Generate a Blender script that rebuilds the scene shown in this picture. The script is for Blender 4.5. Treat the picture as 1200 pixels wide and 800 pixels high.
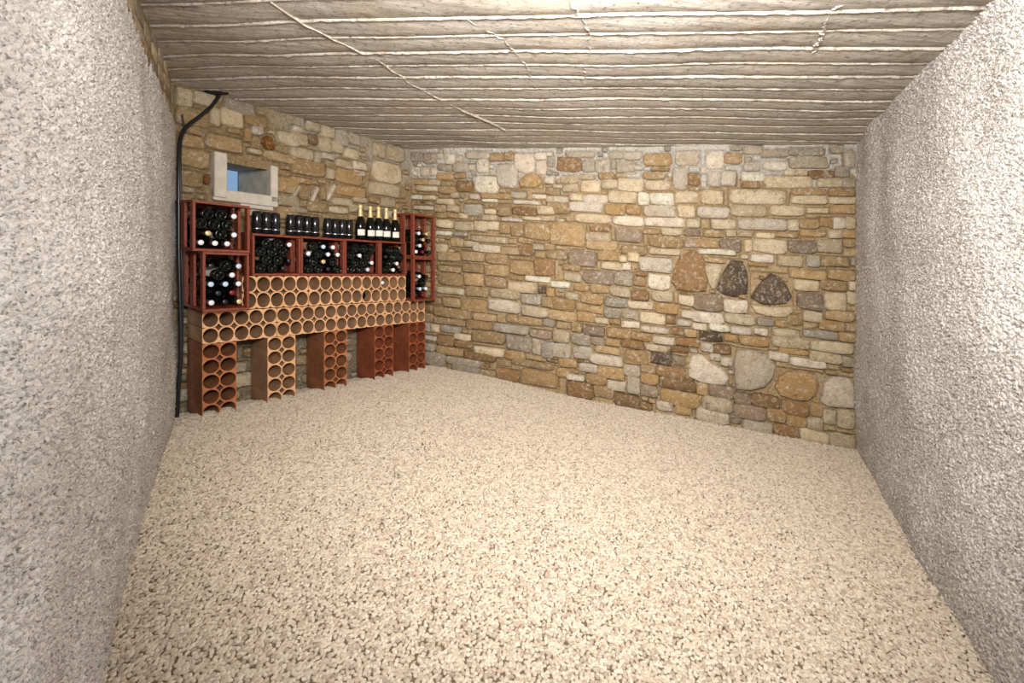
import bpy, bmesh, math, random
import numpy as np
from mathutils import Vector, Matrix, Euler

for o in list(bpy.data.objects): bpy.data.objects.remove(o)
sc = bpy.context.scene
col = sc.collection
RNG = random.Random(7)
NR = np.random.default_rng(11)

# ------------------------------------------------------------------ camera
F = 533.0            # focal length in pixels of the 1200x800 frame
HC = 1.27            # camera height
S = 0.073            # floor, courses and ceiling all fall gently to the right
Y0 = 293.8           # horizon row straight ahead
cam_d = bpy.data.cameras.new('camera'); cam = bpy.data.objects.new('camera', cam_d)
col.objects.link(cam)
cam.location = (0, 0, HC); cam.rotation_euler = (math.pi/2, 0, 0)
cam_d.sensor_width = 36; cam_d.lens = 36*F/1200
cam_d.shift_y = -(400-Y0)/1200
cam_d.clip_start = 0.02
sc.camera = cam

# ------------------------------------------------------------------ light
w = bpy.data.worlds.new('world'); sc.world = w; w.use_nodes = True
bg = w.node_tree.nodes['Background']
bg.inputs['Color'].default_value = (0.86, 0.93, 1.0, 1)
bg.inputs['Strength'].default_value = 0.9
def area(name, loc, rot, sx, sy, power, colr):
    d = bpy.data.lights.new(name, 'AREA'); d.shape = 'RECTANGLE'; d.size = sx; d.size_y = sy
    d.energy = power; d.color = colr
    o = bpy.data.objects.new(name, d); col.objects.link(o); o.location = loc; o.rotation_euler = rot
    return o
# photographer's flash head above the camera, aimed into the room
fl_ = area('flash_head', (0.12, 0.10, 1.80), (math.radians(86), 0, math.radians(-6)), 0.35, 0.35, 86, (1.0, 0.975, 0.94))
fl_.data.spread = math.radians(118)
# bare bulb hanging under the ceiling over the first metre of the room
bl = bpy.data.lights.new('bulb', 'POINT'); bl.energy = 31; bl.color = (1.0, 0.975, 0.94); bl.shadow_soft_size = 0.05
bo = bpy.data.objects.new('bulb', bl); col.objects.link(bo); bo.location = (0.28, 1.05, 1.87)

vs = sc.view_settings
vs.view_transform = 'Standard'; vs.look = 'None'; vs.gamma = 1; vs.exposure = 0.14
vs.use_curve_mapping = False

# ------------------------------------------------------------------ plan geometry
def floor_pt(px, py):
    t = Y0 + S*(px-600); Y = F*HC/(py-t)
    return np.array([(px-600)/F*Y, Y])
L = floor_pt(205, 484); C = floor_pt(481, 428.5); R = floor_pt(1003, 525)
PL = floor_pt(205, 490); PLn = floor_pt(115, 800)
PR = R; PRn = floor_pt(1165, 800)
def unit(v): return v/np.linalg.norm(v)
CEIL = 2.246
def ceil_s(Y): return CEIL - 0.028*max(0.0, 3.0-Y)**2 if Y > 0 else CEIL-0.252
class Wall:
    """vertical wall; local x along it, local y into it, z height above the sloping floor"""
    def __init__(s, A, B):
        s.A = np.array(A, float); s.U = unit(np.array(B, float)-s.A); s.N = np.array([s.U[1], -s.U[0]])
        s.len = np.linalg.norm(np.array(B)-s.A); s.ang = math.atan2(s.U[1], s.U[0])
        s.z0 = -S*s.A[0]
    def pix(s, px, py, d=0.0):
        k = (px-600)/F; P = s.A + d*s.N
        u = (k*P[1]-P[0])/(s.U[0]-k*s.U[1]); Q = P+u*s.U
        return u, HC-(py-Y0)/F*Q[1]+S*Q[0]
    def sh(s, x, y):                       # fall of the floor in local coordinates
        return -S*(x*s.U[0]-y*s.N[0])
    def place(s, o): o.location = (s.A[0], s.A[1], s.z0); o.rotation_euler = (0, 0, s.ang)
WB = Wall(C, R)          # stone wall facing the camera
WS = Wall(L, C)          # stone wall behind the wine rack
WL = Wall(PLn + unit(PLn-PL)*0.95, PL)     # rendered wall left (near -> far)
WR = Wall(R, PRn + unit(PRn-R)*0.85)       # rendered wall right (far -> near)

# ------------------------------------------------------------------ helpers
def tag(o, label=None, cat=None, group=None, kind=None):
    if label: o['label'] = label
    if cat: o['category'] = cat
    if group: o['group'] = group
    if kind: o['kind'] = kind
    return o
def mesh(name, V, Fc, mat=None, smooth=True, colr=None):
    me = bpy.data.meshes.new(name)
    me.from_pydata([tuple(v) for v in V], [], Fc); me.update()
    if smooth: me.polygons.foreach_set('use_smooth', [True]*len(me.polygons))
    if mat: me.materials.append(mat)
    if colr is not None:
        a = me.color_attributes.new('tint', 'FLOAT_COLOR', 'POINT')
        a.data.foreach_set('color', np.asarray(colr, np.float32).reshape(-1))
    return me
def grid_mesh(name, P, mat, keep=None):
    """P: (n,m,3) array -> quad grid"""
    n, m, _ = P.shape
    me = bpy.data.meshes.new(name)
    idx = np.arange(n*m).reshape(n, m)
    q = np.stack([idx[:-1, :-1], idx[1:, :-1], idx[1:, 1:], idx[:-1, 1:]], -1)
    q = q[keep] if keep is not None else q.reshape(-1, 4)
    q = q.reshape(-1, 4)
    me.vertices.add(n*m); me.vertices.foreach_set('co', P.reshape(-1).astype(np.float32))
    me.loops.add(len(q)*4); me.loops.foreach_set('vertex_index', q.reshape(-1).astype(np.int32))
    me.polygons.add(len(q)); me.polygons.foreach_set('loop_start', np.arange(0, len(q)*4, 4, dtype=np.int32))
    me.polygons.foreach_set('loop_total', np.full(len(q), 4, np.int32))
    me.polygons.foreach_set('use_smooth', np.ones(len(q), bool))
    me.update(calc_edges=True); me.validate()
    me.materials.append(mat)
    return me
def link(name, me, parent=None):
    o = bpy.data.objects.new(name, me); col.objects.link(o)
    if parent: o.parent = parent
    return o
def empty(name, loc=(0, 0, 0), rz=0):
    o = bpy.data.objects.new(name, None); col.objects.link(o); o.location = loc; o.rotation_euler = (0, 0, rz)
    o.empty_display_size = 0.05
    return o
class Tex:
    """tileable band-limited noise, sampled bilinearly"""
    def __init__(s, n, lo, hi, seed):
        r = np.random.default_rng(seed)
        f = np.fft.fft2(r.standard_normal((n, n)))
        k = np.hypot(*np.meshgrid(np.fft.fftfreq(n)*n, np.fft.fftfreq(n)*n))
        f *= np.exp(-((np.log(np.maximum(k, 1e-6))-0.5*(math.log(lo)+math.log(hi)))/(0.5*math.log(hi/lo)+1e-6))**2)
        f[0, 0] = 0
        a = np.real(np.fft.ifft2(f)); s.a = a/a.std(); s.n = n
    def __call__(s, x, y):
        x = np.asarray(x)*s.n; y = np.asarray(y)*s.n
        xi = np.floor(x).astype(int); yi = np.floor(y).astype(int); fx = x-xi; fy = y-yi
        a = s.a; n = s.n; x0 = xi % n; x1 = (xi+1) % n; y0 = yi % n; y1 = (yi+1) % n
        return (a[x0, y0]*(1-fx)*(1-fy)+a[x1, y0]*fx*(1-fy)+a[x0, y1]*(1-fx)*fy+a[x1, y1]*fx*fy)
T_fine = Tex(1024, 70, 160, 1)      # one tile = 1 m : wavelengths 6-14 mm
T_mid = Tex(512, 12, 40, 2)
T_big = Tex(256, 1.5, 5, 3)

# ------------------------------------------------------------------ materials
def newmat(name):
    m = bpy.data.materials.new(name); m.use_nodes = True
    return m, m.node_tree, m.node_tree.nodes['Principled BSDF']
def N_(nt, t, **k):
    n = nt.nodes.new(t)
    for a, b in k.items(): setattr(n, a, b)
    return n
def noise(nt, scale, detail=4, rough=0.55, coord='Object', dist=0.0, vec=None):
    n = N_(nt, 'ShaderNodeTexNoise'); n.inputs['Scale'].default_value = scale
    n.inputs['Detail'].default_value = detail; n.inputs['Roughness'].default_value = rough
    n.inputs['Distortion'].default_value = dist
    if vec is None:
        tc = N_(nt, 'ShaderNodeTexCoord'); vec = tc.outputs[coord]
    nt.links.new(vec, n.inputs['Vector'])
    return n.outputs['Fac']
def ramp(nt, fac, stops):
    r = N_(nt, 'ShaderNodeValToRGB'); e = r.color_ramp.elements
    while len(e) < len(stops): e.new(0.5)
    for i, (p, c) in enumerate(stops):
        e[i].position = p; e[i].color = (c if len(c) == 4 else (*c, 1)) if hasattr(c, '__len__') else (c, c, c, 1)
    nt.links.new(fac, r.inputs['Fac'])
    return r.outputs['Color']
def mix(nt, fac, a, b, mode='MIX'):
    n = N_(nt, 'ShaderNodeMix', data_type='RGBA', blend_type=mode)
    for s_, v in ((n.inputs[0], fac), (n.inputs[6], a), (n.inputs[7], b)):
        if isinstance(v, (int, float)): s_.default_value = v
        elif isinstance(v, tuple): s_.default_value = (*v, 1) if len(v) == 3 else v
        else: nt.links.new(v, s_)
    return n.outputs[2]
def bump(nt, b, h, strength, dist):
    n = N_(nt, 'ShaderNodeBump'); n.inputs['Strength'].default_value = strength; n.inputs['Distance'].default_value = dist
    nt.links.new(h, n.inputs['Height']); nt.links.new(n.outputs['Normal'], b.inputs['Normal'])
def lin(r, g, b):
    return tuple(((c/255+0.055)/1.055)**2.4 if c > 10 else c/255/12.92 for c in (r, g, b))
def simple(name, c, rough=0.6, var=0.0, vscale=8, bmp=0, bscale=60, spec=0.5, metal=0):
    m, nt, b = newmat(name)
    b.inputs['Roughness'].default_value = rough; b.inputs['Metallic'].default_value = metal
    b.inputs['Specular IOR Level'].default_value = spec
    if var:
        dk = tuple(x*(1-var) for x in c); lt = tuple(min(1, x*(1+var)) for x in c)
        nt.links.new(ramp(nt, noise(nt, vscale, 5), [(0.3, dk), (0.7, lt)]), b.inputs['Base Color'])
    else: b.inputs['Base Color'].default_value = (*c, 1)
    if bmp: bump(nt, b, noise(nt, bscale, 4), bmp, 0.004)
    return m

def mat_plaster():
    m, nt, b = newmat('rough_render')
    c1 = ramp(nt, noise(nt, 2.2, 5), [(0.3, lin(202, 195, 188)), (0.7, lin(226, 222, 217))])
    c2 = mix(nt, ramp(nt, noise(nt, 90, 3, 0.6), [(0.34, 0.75), (0.46, 0.0)]), c1, lin(104, 98, 93))  # dark flecks: shadow of the pits painted into the render colour
    c3 = mix(nt, ramp(nt, noise(nt, 130, 2), [(0.60, 0.0), (0.72, 0.6)]), c2, lin(236, 232, 226))
    nt.links.new(c3, b.inputs['Base Color']); b.inputs['Roughness'].default_value = 0.95
    b.inputs['Specular IOR Level'].default_value = 0.15
    bump(nt, b, noise(nt, 150, 4, 0.6), 0.8, 0.006)
    return m
def mat_stone():
    m, nt, b = newmat('rubble_stone')
    at = N_(nt, 'ShaderNodeAttribute', attribute_name='tint'); tint = at.outputs['Color']
    tc = N_(nt, 'ShaderNodeTexCoord'); oi = N_(nt, 'ShaderNodeObjectInfo')
    ad = N_(nt, 'ShaderNodeVectorMath', operation='ADD')
    nt.links.new(tc.outputs['Object'], ad.inputs[0]); nt.links.new(oi.outputs['Location'], ad.inputs[1])
    v = ad.outputs[0]
    c = mix(nt, ramp(nt, noise(nt, 14, 6, 0.65, vec=v), [(0.44, 0.0), (0.70, 0.5)]), tint, lin(170, 134, 90))
    c = mix(nt, ramp(nt, noise(nt, 30, 5, 0.7, vec=v, dist=0.6), [(0.52, 0.0), (0.68, 0.65)]), c, lin(240, 230, 212))
    c = mix(nt, ramp(nt, noise(nt, 22, 6, 0.75, vec=v, dist=1.0), [(0.32, 0.7), (0.44, 0.0)]), c, lin(84, 64, 46))
    c = mix(nt, 1.0, c, ramp(nt, noise(nt, 120, 4, 0.7, vec=v), [(0.32, 0.62), (0.66, 1.0)]), 'MULTIPLY')
    nt.links.new(c, b.inputs['Base Color']); b.inputs['Roughness'].default_value = 0.9
    b.inputs['Specular IOR Level'].default_value = 0.2
    bump(nt, b, noise(nt, 55, 6, 0.75, vec=v), 1.0, 0.022)
    return m
def mat_mortar():
    m, nt, b = newmat('lime_mortar')
    at = N_(nt, 'ShaderNodeAttribute', attribute_name='tint')
    c = mix(nt, ramp(nt, noise(nt, 7, 6, 0.7), [(0.4, 0.0), (0.75, 0.4)]), at.outputs['Color'], lin(170, 138, 94))
    c = mix(nt, ramp(nt, noise(nt, 34, 5, 0.7, dist=0.5), [(0.52, 0.0), (0.70, 0.8)]), c, lin(226, 212, 186))
    c = mix(nt, ramp(nt, noise(nt, 26, 6, 0.75, dist=0.8), [(0.30, 0.8), (0.43, 0.0)]), c, lin(96, 74, 50))
    c = mix(nt, 1.0, c, ramp(nt, noise(nt, 120, 4, 0.7), [(0.32, 0.60), (0.66, 1.0)]), 'MULTIPLY')
    nt.links.new(c, b.inputs['Base Color']); b.inputs['Roughness'].default_value = 0.95
    b.inputs['Specular IOR Level'].default_value = 0.15
    bump(nt, b, noise(nt, 50, 6, 0.75), 1.0, 0.024)
    return m
def mat_ceiling():
    m, nt, b = newmat('board_marked_concrete')
    tc = N_(nt, 'ShaderNodeTexCoord'); mp = N_(nt, 'ShaderNodeMapping')
    mp.inputs['Scale'].default_value = (1.5, 16, 1); mp.inputs['Rotation'].default_value = (0, 0, math.radians(9))
    nt.links.new(tc.outputs['Object'], mp.inputs['Vector'])
    c = ramp(nt, noise(nt, 2.5, 6, 0.6, vec=mp.outputs[0]), [(0.28, lin(154, 143, 130)), (0.7, lin(216, 207, 195))])
    c = mix(nt, ramp(nt, noise(nt, 45, 5, 0.7), [(0.34, 0.8), (0.47, 0.0)]), c, lin(108, 98, 87))
    c = mix(nt, ramp(nt, noise(nt, 3.0, 4), [(0.5, 0.0), (0.75, 0.5)]), c, lin(196, 176, 150))
    nt.links.new(c, b.inputs['Base Color']); b.inputs['Roughness'].default_value = 0.9
    b.inputs['Specular IOR Level'].default_value = 0.2
    h = mix(nt, 0.5, noise(nt, 9, 6, 0.7, vec=mp.outputs[0]), noise(nt, 70, 5, 0.65))
    bump(nt, b, h, 1.0, 0.016)
    return m
def mat_gravel():
    m, nt, b = newmat('beige_gravel')
    oi = N_(nt, 'ShaderNodeObjectInfo')
    c = ramp(nt, oi.outputs['Random'], [(0.0, lin(172, 155, 138)), (0.35, lin(202, 187, 168)), (0.7, lin(218, 205, 187)), (1.0, lin(195, 175, 153))])
    nt.links.new(c, b.inputs['Base Color']); b.inputs['Roughness'].default_value = 0.85
    b.inputs['Specular IOR Level'].default_value = 0.25
    return m
def mat_terracotta(name, c, dark):
    m, nt, b = newmat(name)
    oi = N_(nt, 'ShaderNodeObjectInfo')
    k = ramp(nt, noise(nt, 9, 5, 0.6), [(0.3, dark), (0.7, c)])
    nt.links.new(k, b.inputs['Base Color']); b.inputs['Roughness'].default_value = 0.75
    b.inputs['Specular IOR Level'].default_value = 0.3
    bump(nt, b, noise(nt, 80, 4), 0.3, 0.003)
    return m
def mat_wood(name, dark, light):
    m, nt, b = newmat(name)
    tc = N_(nt, 'ShaderNodeTexCoord'); mp = N_(nt, 'ShaderNodeMapping')
    mp.inputs['Scale'].default_value = (3, 3, 22)
    nt.links.new(tc.outputs['Object'], mp.inputs['Vector'])
    nt.links.new(ramp(nt, noise(nt, 6, 5, 0.6, vec=mp.outputs[0]), [(0.3, dark), (0.72, light)]), b.inputs['Base Color'])
    b.inputs['Roughness'].default_value = 0.5
    bump(nt, b, noise(nt, 40, 3), 0.3, 0.002)
    return m
M = dict(
    plaster=mat_plaster(), stone=mat_stone(), mortar=mat_mortar(), ceiling=mat_ceiling(), gravel=mat_gravel(),
    bed=simple('gravel_bed', lin(112, 95, 78), 0.95, 0.2, 40),
    tan=mat_terracotta('tan_terracotta', lin(226, 180, 136), lin(206, 150, 106)),  # front faces, all three clays: light painted in as a paler tone
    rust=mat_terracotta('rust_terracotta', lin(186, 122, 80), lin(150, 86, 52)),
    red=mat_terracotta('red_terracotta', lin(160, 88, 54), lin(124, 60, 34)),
    tan_in=mat_terracotta('tan_clay_inside', lin(164, 124, 90), lin(128, 98, 72)),  # cells and sides, all three clays: shade painted in as a darker tone
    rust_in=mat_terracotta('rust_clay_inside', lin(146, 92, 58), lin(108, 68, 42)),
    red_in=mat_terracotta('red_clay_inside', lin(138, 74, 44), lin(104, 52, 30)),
    wood=mat_wood('red_stained_wood', lin(92, 36, 24), lin(150, 74, 50)),
    glass=simple('dark_bottle_glass', (0.004, 0.005, 0.004), 0.10, spec=0.4),
    can=simple('black_gloss', (0.010, 0.010, 0.012), 0.16, spec=0.6),
    steel=simple('bright_rim', (0.75, 0.76, 0.78), 0.3, metal=1.0),
    paper=simple('label_paper', lin(232, 226, 214), 0.7, 0.08, 60),
    kraft=simple('label_brown', lin(178, 132, 96), 0.7, 0.12, 60),
    gold=simple('gold_foil', lin(232, 204, 150), 0.35, metal=0.35),
    white_foil=simple('white_foil', lin(236, 236, 240), 0.35),
    blue_foil=simple('pale_blue_foil', lin(196, 214, 238), 0.35),
    red_foil=simple('wine_red_foil', lin(120, 26, 34), 0.35),
    black_foil=simple('black_foil', lin(32, 30, 32), 0.35),
    concrete=simple('niche_concrete', lin(196, 186, 172), 0.95, 0.14, 14, 0.8, 70, 0.15),
    liner=simple('niche_lining', lin(190, 184, 172), 0.95, 0.2, 10, 0.8, 60, 0.15),
    pvc=simple('black_cable', (0.012, 0.012, 0.013), 0.35),
    tar=simple('black_sealant', (0.012, 0.011, 0.010), 0.9, bmp=0.6),  # black that paints in the shaded gap around the cable
    iron=simple('rusty_iron', lin(120, 74, 36), 0.85, 0.25, 30),
)
def mat_pane():
    m, nt, b = newmat('window_glass')
    b.inputs['Base Color'].default_value = (0.26, 0.40, 0.58, 1); b.inputs['Roughness'].default_value = 0.12
    b.inputs['Transmission Weight'].default_value = 1.0; b.inputs['IOR'].default_value = 1.1
    return m
M['pane'] = mat_pane()

# ------------------------------------------------------------------ floor and gravel
room = [WL.A, PL, L, C, R, WR.A+WR.U*WR.len]
def mound(X, Y):
    P = np.stack([X, Y], -1)-L
    u = P@WS.U; d = P@WS.N
    st = lambda a, b, v: np.clip((v-a)/(b-a), 0, 1)**2*(3-2*np.clip((v-a)/(b-a), 0, 1))
    return 0.052*st(0.02, 0.26, d)*(1-st(0.7, 1.9, d))*(1-st(2.2, 3.0, u))
fx = np.linspace(-2.75, 3.0, 60); fy = np.linspace(-2.5, 5.3, 70)
GX, GY = np.meshgrid(fx, fy, indexing='ij')
P = np.stack([GX, GY, -S*GX+mound(GX, GY)-0.035], -1)
fl = link('floor', grid_mesh('floor', P, M['bed'])); tag(fl, kind='structure')

def inside(poly, X, Y):
    r = np.zeros(X.shape, bool); n = len(poly)
    for i in range(n):
        x1, y1 = poly[i]; x2, y2 = poly[(i+1) % n]
        c = ((y1 > Y) != (y2 > Y)) & (X < (x2-x1)*(Y-y1)/(y2-y1+1e-12)+x1)
        r ^= c
    return r
fx = np.arange(-2.5, 2.75, 0.05); fy = np.arange(0.35, 4.9, 0.05)
GX, GY = np.meshgrid(fx, fy, indexing='ij')
P = np.stack([GX, GY, -S*GX+mound(GX, GY)-0.012], -1)
cx = (GX[:-1, :-1]+0.025); cy = (GY[:-1, :-1]+0.025)
keep = inside(room, cx, cy) | inside(room, cx+0.03, cy) | inside(room, cx-0.03, cy) | inside(room, cx, cy+0.03)
gme = grid_mesh('gravel', P, M['bed'], keep)
gr = link('gravel', gme)
tag(gr, 'loose beige gravel covering the whole cellar floor', 'gravel', kind='stuff')
ng = bpy.data.node_groups.new('gravel_scatter', 'GeometryNodeTree')
ng.interface.new_socket('Geometry', in_out='INPUT', socket_type='NodeSocketGeometry')
ng.interface.new_socket('Geometry', in_out='OUTPUT', socket_type='NodeSocketGeometry')
nn = ng.nodes; lk = ng.links.new
gi = nn.new('NodeGroupInput'); go = nn.new('NodeGroupOutput')
dp = nn.new('GeometryNodeDistributePointsOnFaces'); dp.distribute_method = 'POISSON'
dp.inputs['Distance Min'].default_value = 0.0094; dp.inputs['Density Max'].default_value = 30000
ico = nn.new('GeometryNodeMeshIcoSphere'); ico.inputs['Radius'].default_value = 0.0090; ico.inputs['Subdivisions'].default_value = 2
sp = nn.new('GeometryNodeSetPosition'); nz = nn.new('ShaderNodeTexNoise'); nz.inputs['Scale'].default_value = 90
vm = nn.new('ShaderNodeVectorMath'); vm.operation = 'SUBTRACT'; vm.inputs[1].default_value = (0.5, 0.5, 0.5)
vs2 = nn.new('ShaderNodeVectorMath'); vs2.operation = 'SCALE'; vs2.inputs['Scale'].default_value = 0.010
lk(nz.outputs['Color'], vm.inputs[0]); lk(vm.outputs[0], vs2.inputs[0]); lk(vs2.outputs[0], sp.inputs['Offset'])
lk(ico.outputs['Mesh'], sp.inputs['Geometry'])
sm = nn.new('GeometryNodeSetMaterial'); sm.inputs['Material'].default_value = M['gravel']; lk(sp.outputs[0], sm.inputs['Geometry'])
ip = nn.new('GeometryNodeInstanceOnPoints')
rr = nn.new('FunctionNodeRandomValue'); rr.data_type = 'FLOAT_VECTOR'
rr.inputs[0].default_value = (-0.5, -0.5, 0); rr.inputs[1].default_value = (0.5, 0.5, 6.283)
rs = nn.new('FunctionNodeRandomValue'); rs.data_type = 'FLOAT_VECTOR'; rs.inputs['Seed'].default_value = 5
rs.inputs[0].default_value = (0.80, 0.62, 0.5); rs.inputs[1].default_value = (1.25, 0.95, 0.8)
lk(gi.outputs[0], dp.inputs['Mesh']); lk(dp.outputs['Points'], ip.inputs['Points']); lk(sm.outputs[0], ip.inputs['Instance'])
lk(rr.outputs[0], ip.inputs['Rotation']); lk(rs.outputs[0], ip.inputs['Scale'])
tr = nn.new('GeometryNodeTranslateInstances')
rt = nn.new('FunctionNodeRandomValue'); rt.data_type = 'FLOAT_VECTOR'; rt.inputs['Seed'].default_value = 9
rt.inputs[0].default_value = (0, 0, 0.0); rt.inputs[1].default_value = (0, 0, 0.004)
lk(rt.outputs[0], tr.inputs['Translation']); lk(ip.outputs[0], tr.inputs['Instances'])
jg = nn.new('GeometryNodeJoinGeometry'); lk(gi.outputs[0], jg.inputs[0]); lk(tr.outputs[0], jg.inputs[0])
lk(jg.outputs[0], go.inputs[0])
md = gr.modifiers.new('scatter', 'NODES'); md.node_group = ng

# ------------------------------------------------------------------ rendered side walls
def plaster_mesh(W, tvals, zvals, thick, top=None, seed=0.0):
    Tt, Z = np.meshgrid(tvals, zvals, indexing='ij')
    if top is not None:
        tz = top(Tt); Z = np.minimum(Z, tz) + np.where(Z > tz, (Z-tz)*0.02, 0)
    a = T_fine(Tt*1.0+seed, Z*1.0); b = T_fine(Tt*0.62+seed+.37, Z*0.62+.11); c = T_mid(Tt*.8+seed, Z*.8); d = T_big(Tt*.35+seed, Z*.35)
    hgt = 0.0024*a+0.0034*b+0.0012*c+0.006*d
    Yl = -thick-hgt
    if top is not None: Yl = Yl*np.clip((tz+0.012-Z)/0.05, 0.25, 1)
    return np.stack([Tt, Yl, Z + W.sh(Tt, Yl)], -1)
def grade(n, a, b, ra, rb):
    s = np.linspace(0, 1, n); d = ra+(rb-ra)*s; c = np.cumsum(d); c = (c-c[0])/(c[-1]-c[0]); return a+(b-a)*c
zv = np.linspace(-0.06, 2.30, 430)
def plaster_top(t):
    pts = [(WL.pix(*q)) for q in ((200, 134), (181, 84), (162, 41), (147, 0))]
    pts.sort(); xs = [p[0] for p in pts]; ys = [p[1] for p in pts]
    xs = [0]+xs+[WL.len]; ys = [ys[0]+0.02]+ys+[ys[-1]-0.01]
    return np.interp(t, xs, ys)+0.010*T_mid(t*.5, t*0+.3)
wl = link('wall_left', None or mesh('wall_left', [
    (0, 0.02, -.1+WL.sh(0, 0)), (WL.len, 0.02, -.1+WL.sh(WL.len, 0)), (WL.len, 0.02, 2.4+WL.sh(WL.len, 0)), (0, 0.02, 2.4+WL.sh(0, 0)),
    (0, 0.3, -.1+WL.sh(0, 0)), (WL.len, 0.3, -.1+WL.sh(WL.len, 0)), (WL.len, 0.3, 2.4+WL.sh(WL.len, 0)), (0, 0.3, 2.4+WL.sh(0, 0))],
    [(0, 1, 2, 3), (5, 4, 7, 6), (4, 0, 3, 7), (1, 5, 6, 2), (3, 2, 6, 7), (4, 5, 1, 0)], M['mortar'], False,
    [(*lin(172, 148, 112), 1)]*8))
tag(wl, kind='structure'); WL.place(wl)
P = plaster_mesh(WL, grade(520, 0.0, WL.len, 1.0, 2.4), np.linspace(-0.06, 2.06, 400), 0.0, plaster_top, 0.0)
pl = link('render_coat', grid_mesh('render_coat', P, M['plaster']), wl)
tag(pl, 'rough grey cement render stopping short of the ceiling')
P = plaster_mesh(WR, grade(520, 0.0, WR.len, 2.2, 1.0), zv, 0.0, None, 0.43)
wr = link('wall_right', grid_mesh('wall_right', P, M['plaster'])); tag(wr, kind='structure'); WR.place(wr)

# ------------------------------------------------------------------ stone walls
TINT = dict(H=(206, 194, 176), W=(236, 222, 202), C=(220, 202, 170), T=(188, 160, 118), O=(186, 154, 108), B=(150, 118, 82), G=(184, 174, 157), D=(96, 82, 70), P=(164, 146, 128), K=(140, 92, 42))
def tint(k):
    c = TINT[k]; j = RNG.uniform(0.88, 1.1); q = RNG.uniform(0, 5)
    return (*lin(min(250, c[0]*j+q), min(250, c[1]*j), min(250, c[2]*j-q)), 1)
def stone_mesh(name, pts, proud, tc, base=0.040, dome=0.35):
    """pts: outline (x, z) around its centre, counter-clockwise; 10 points -> 50 triangles"""
    n = len(pts); V = []; Fc = []
    for x, z in pts: V.append((x, base, z))
    rim = [RNG.uniform(0.55, 0.9) for _ in pts]
    for i, (x, z) in enumerate(pts): V.append((x*0.99, -proud*rim[i]*0.85, z*0.99))
    for i, (x, z) in enumerate(pts):
        k = RNG.uniform(0.78, 0.90); V.append((x*k, -proud*RNG.uniform(0.85, 1.12), z*k))
    V.append((RNG.uniform(-.1, .1)*pts[0][0], -proud*RNG.uniform(0.9, 1+dome), 0))
    for i in range(n):
        j = (i+1) % n
        Fc += [(i, j, n+j, n+i), (n+i, n+j, 2*n+j, 2*n+i), (2*n+i, 2*n+j, 3*n)]
    return V, Fc, [tc]*len(V)
def outline(u0, z0, u1, z1, sl, n=10):
    cx = (u0+u1)/2; cz = (z0+z1)/2; a = abs(u1-u0)/2; b = abs(z1-z0)/2; out = []
    e = RNG.uniform(0.26, 0.46); ph = RNG.uniform(-.15, .15)
    for i in range(n):
        t = 2*math.pi*(i+0.5)/n+ph
        x = math.copysign(abs(math.cos(t))**e, math.cos(t)); z = math.copysign(abs(math.sin(t))**e, math.sin(t))
        x *= a*RNG.uniform(0.92, 1.05); z *= b*RNG.uniform(0.84, 1.10)
        out.append((x, z+sl*x))
    return cx, cz, out
def resample(pts, n=10):
    p = np.array(pts, float); q = np.vstack([p, p[:1]]); d = np.r_[0, np.cumsum(np.hypot(*np.diff(q, axis=0).T))]
    s = np.linspace(0, d[-1], n, endpoint=False)
    return list(zip(np.interp(s, d, q[:, 0]), np.interp(s, d, q[:, 1])))

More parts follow.
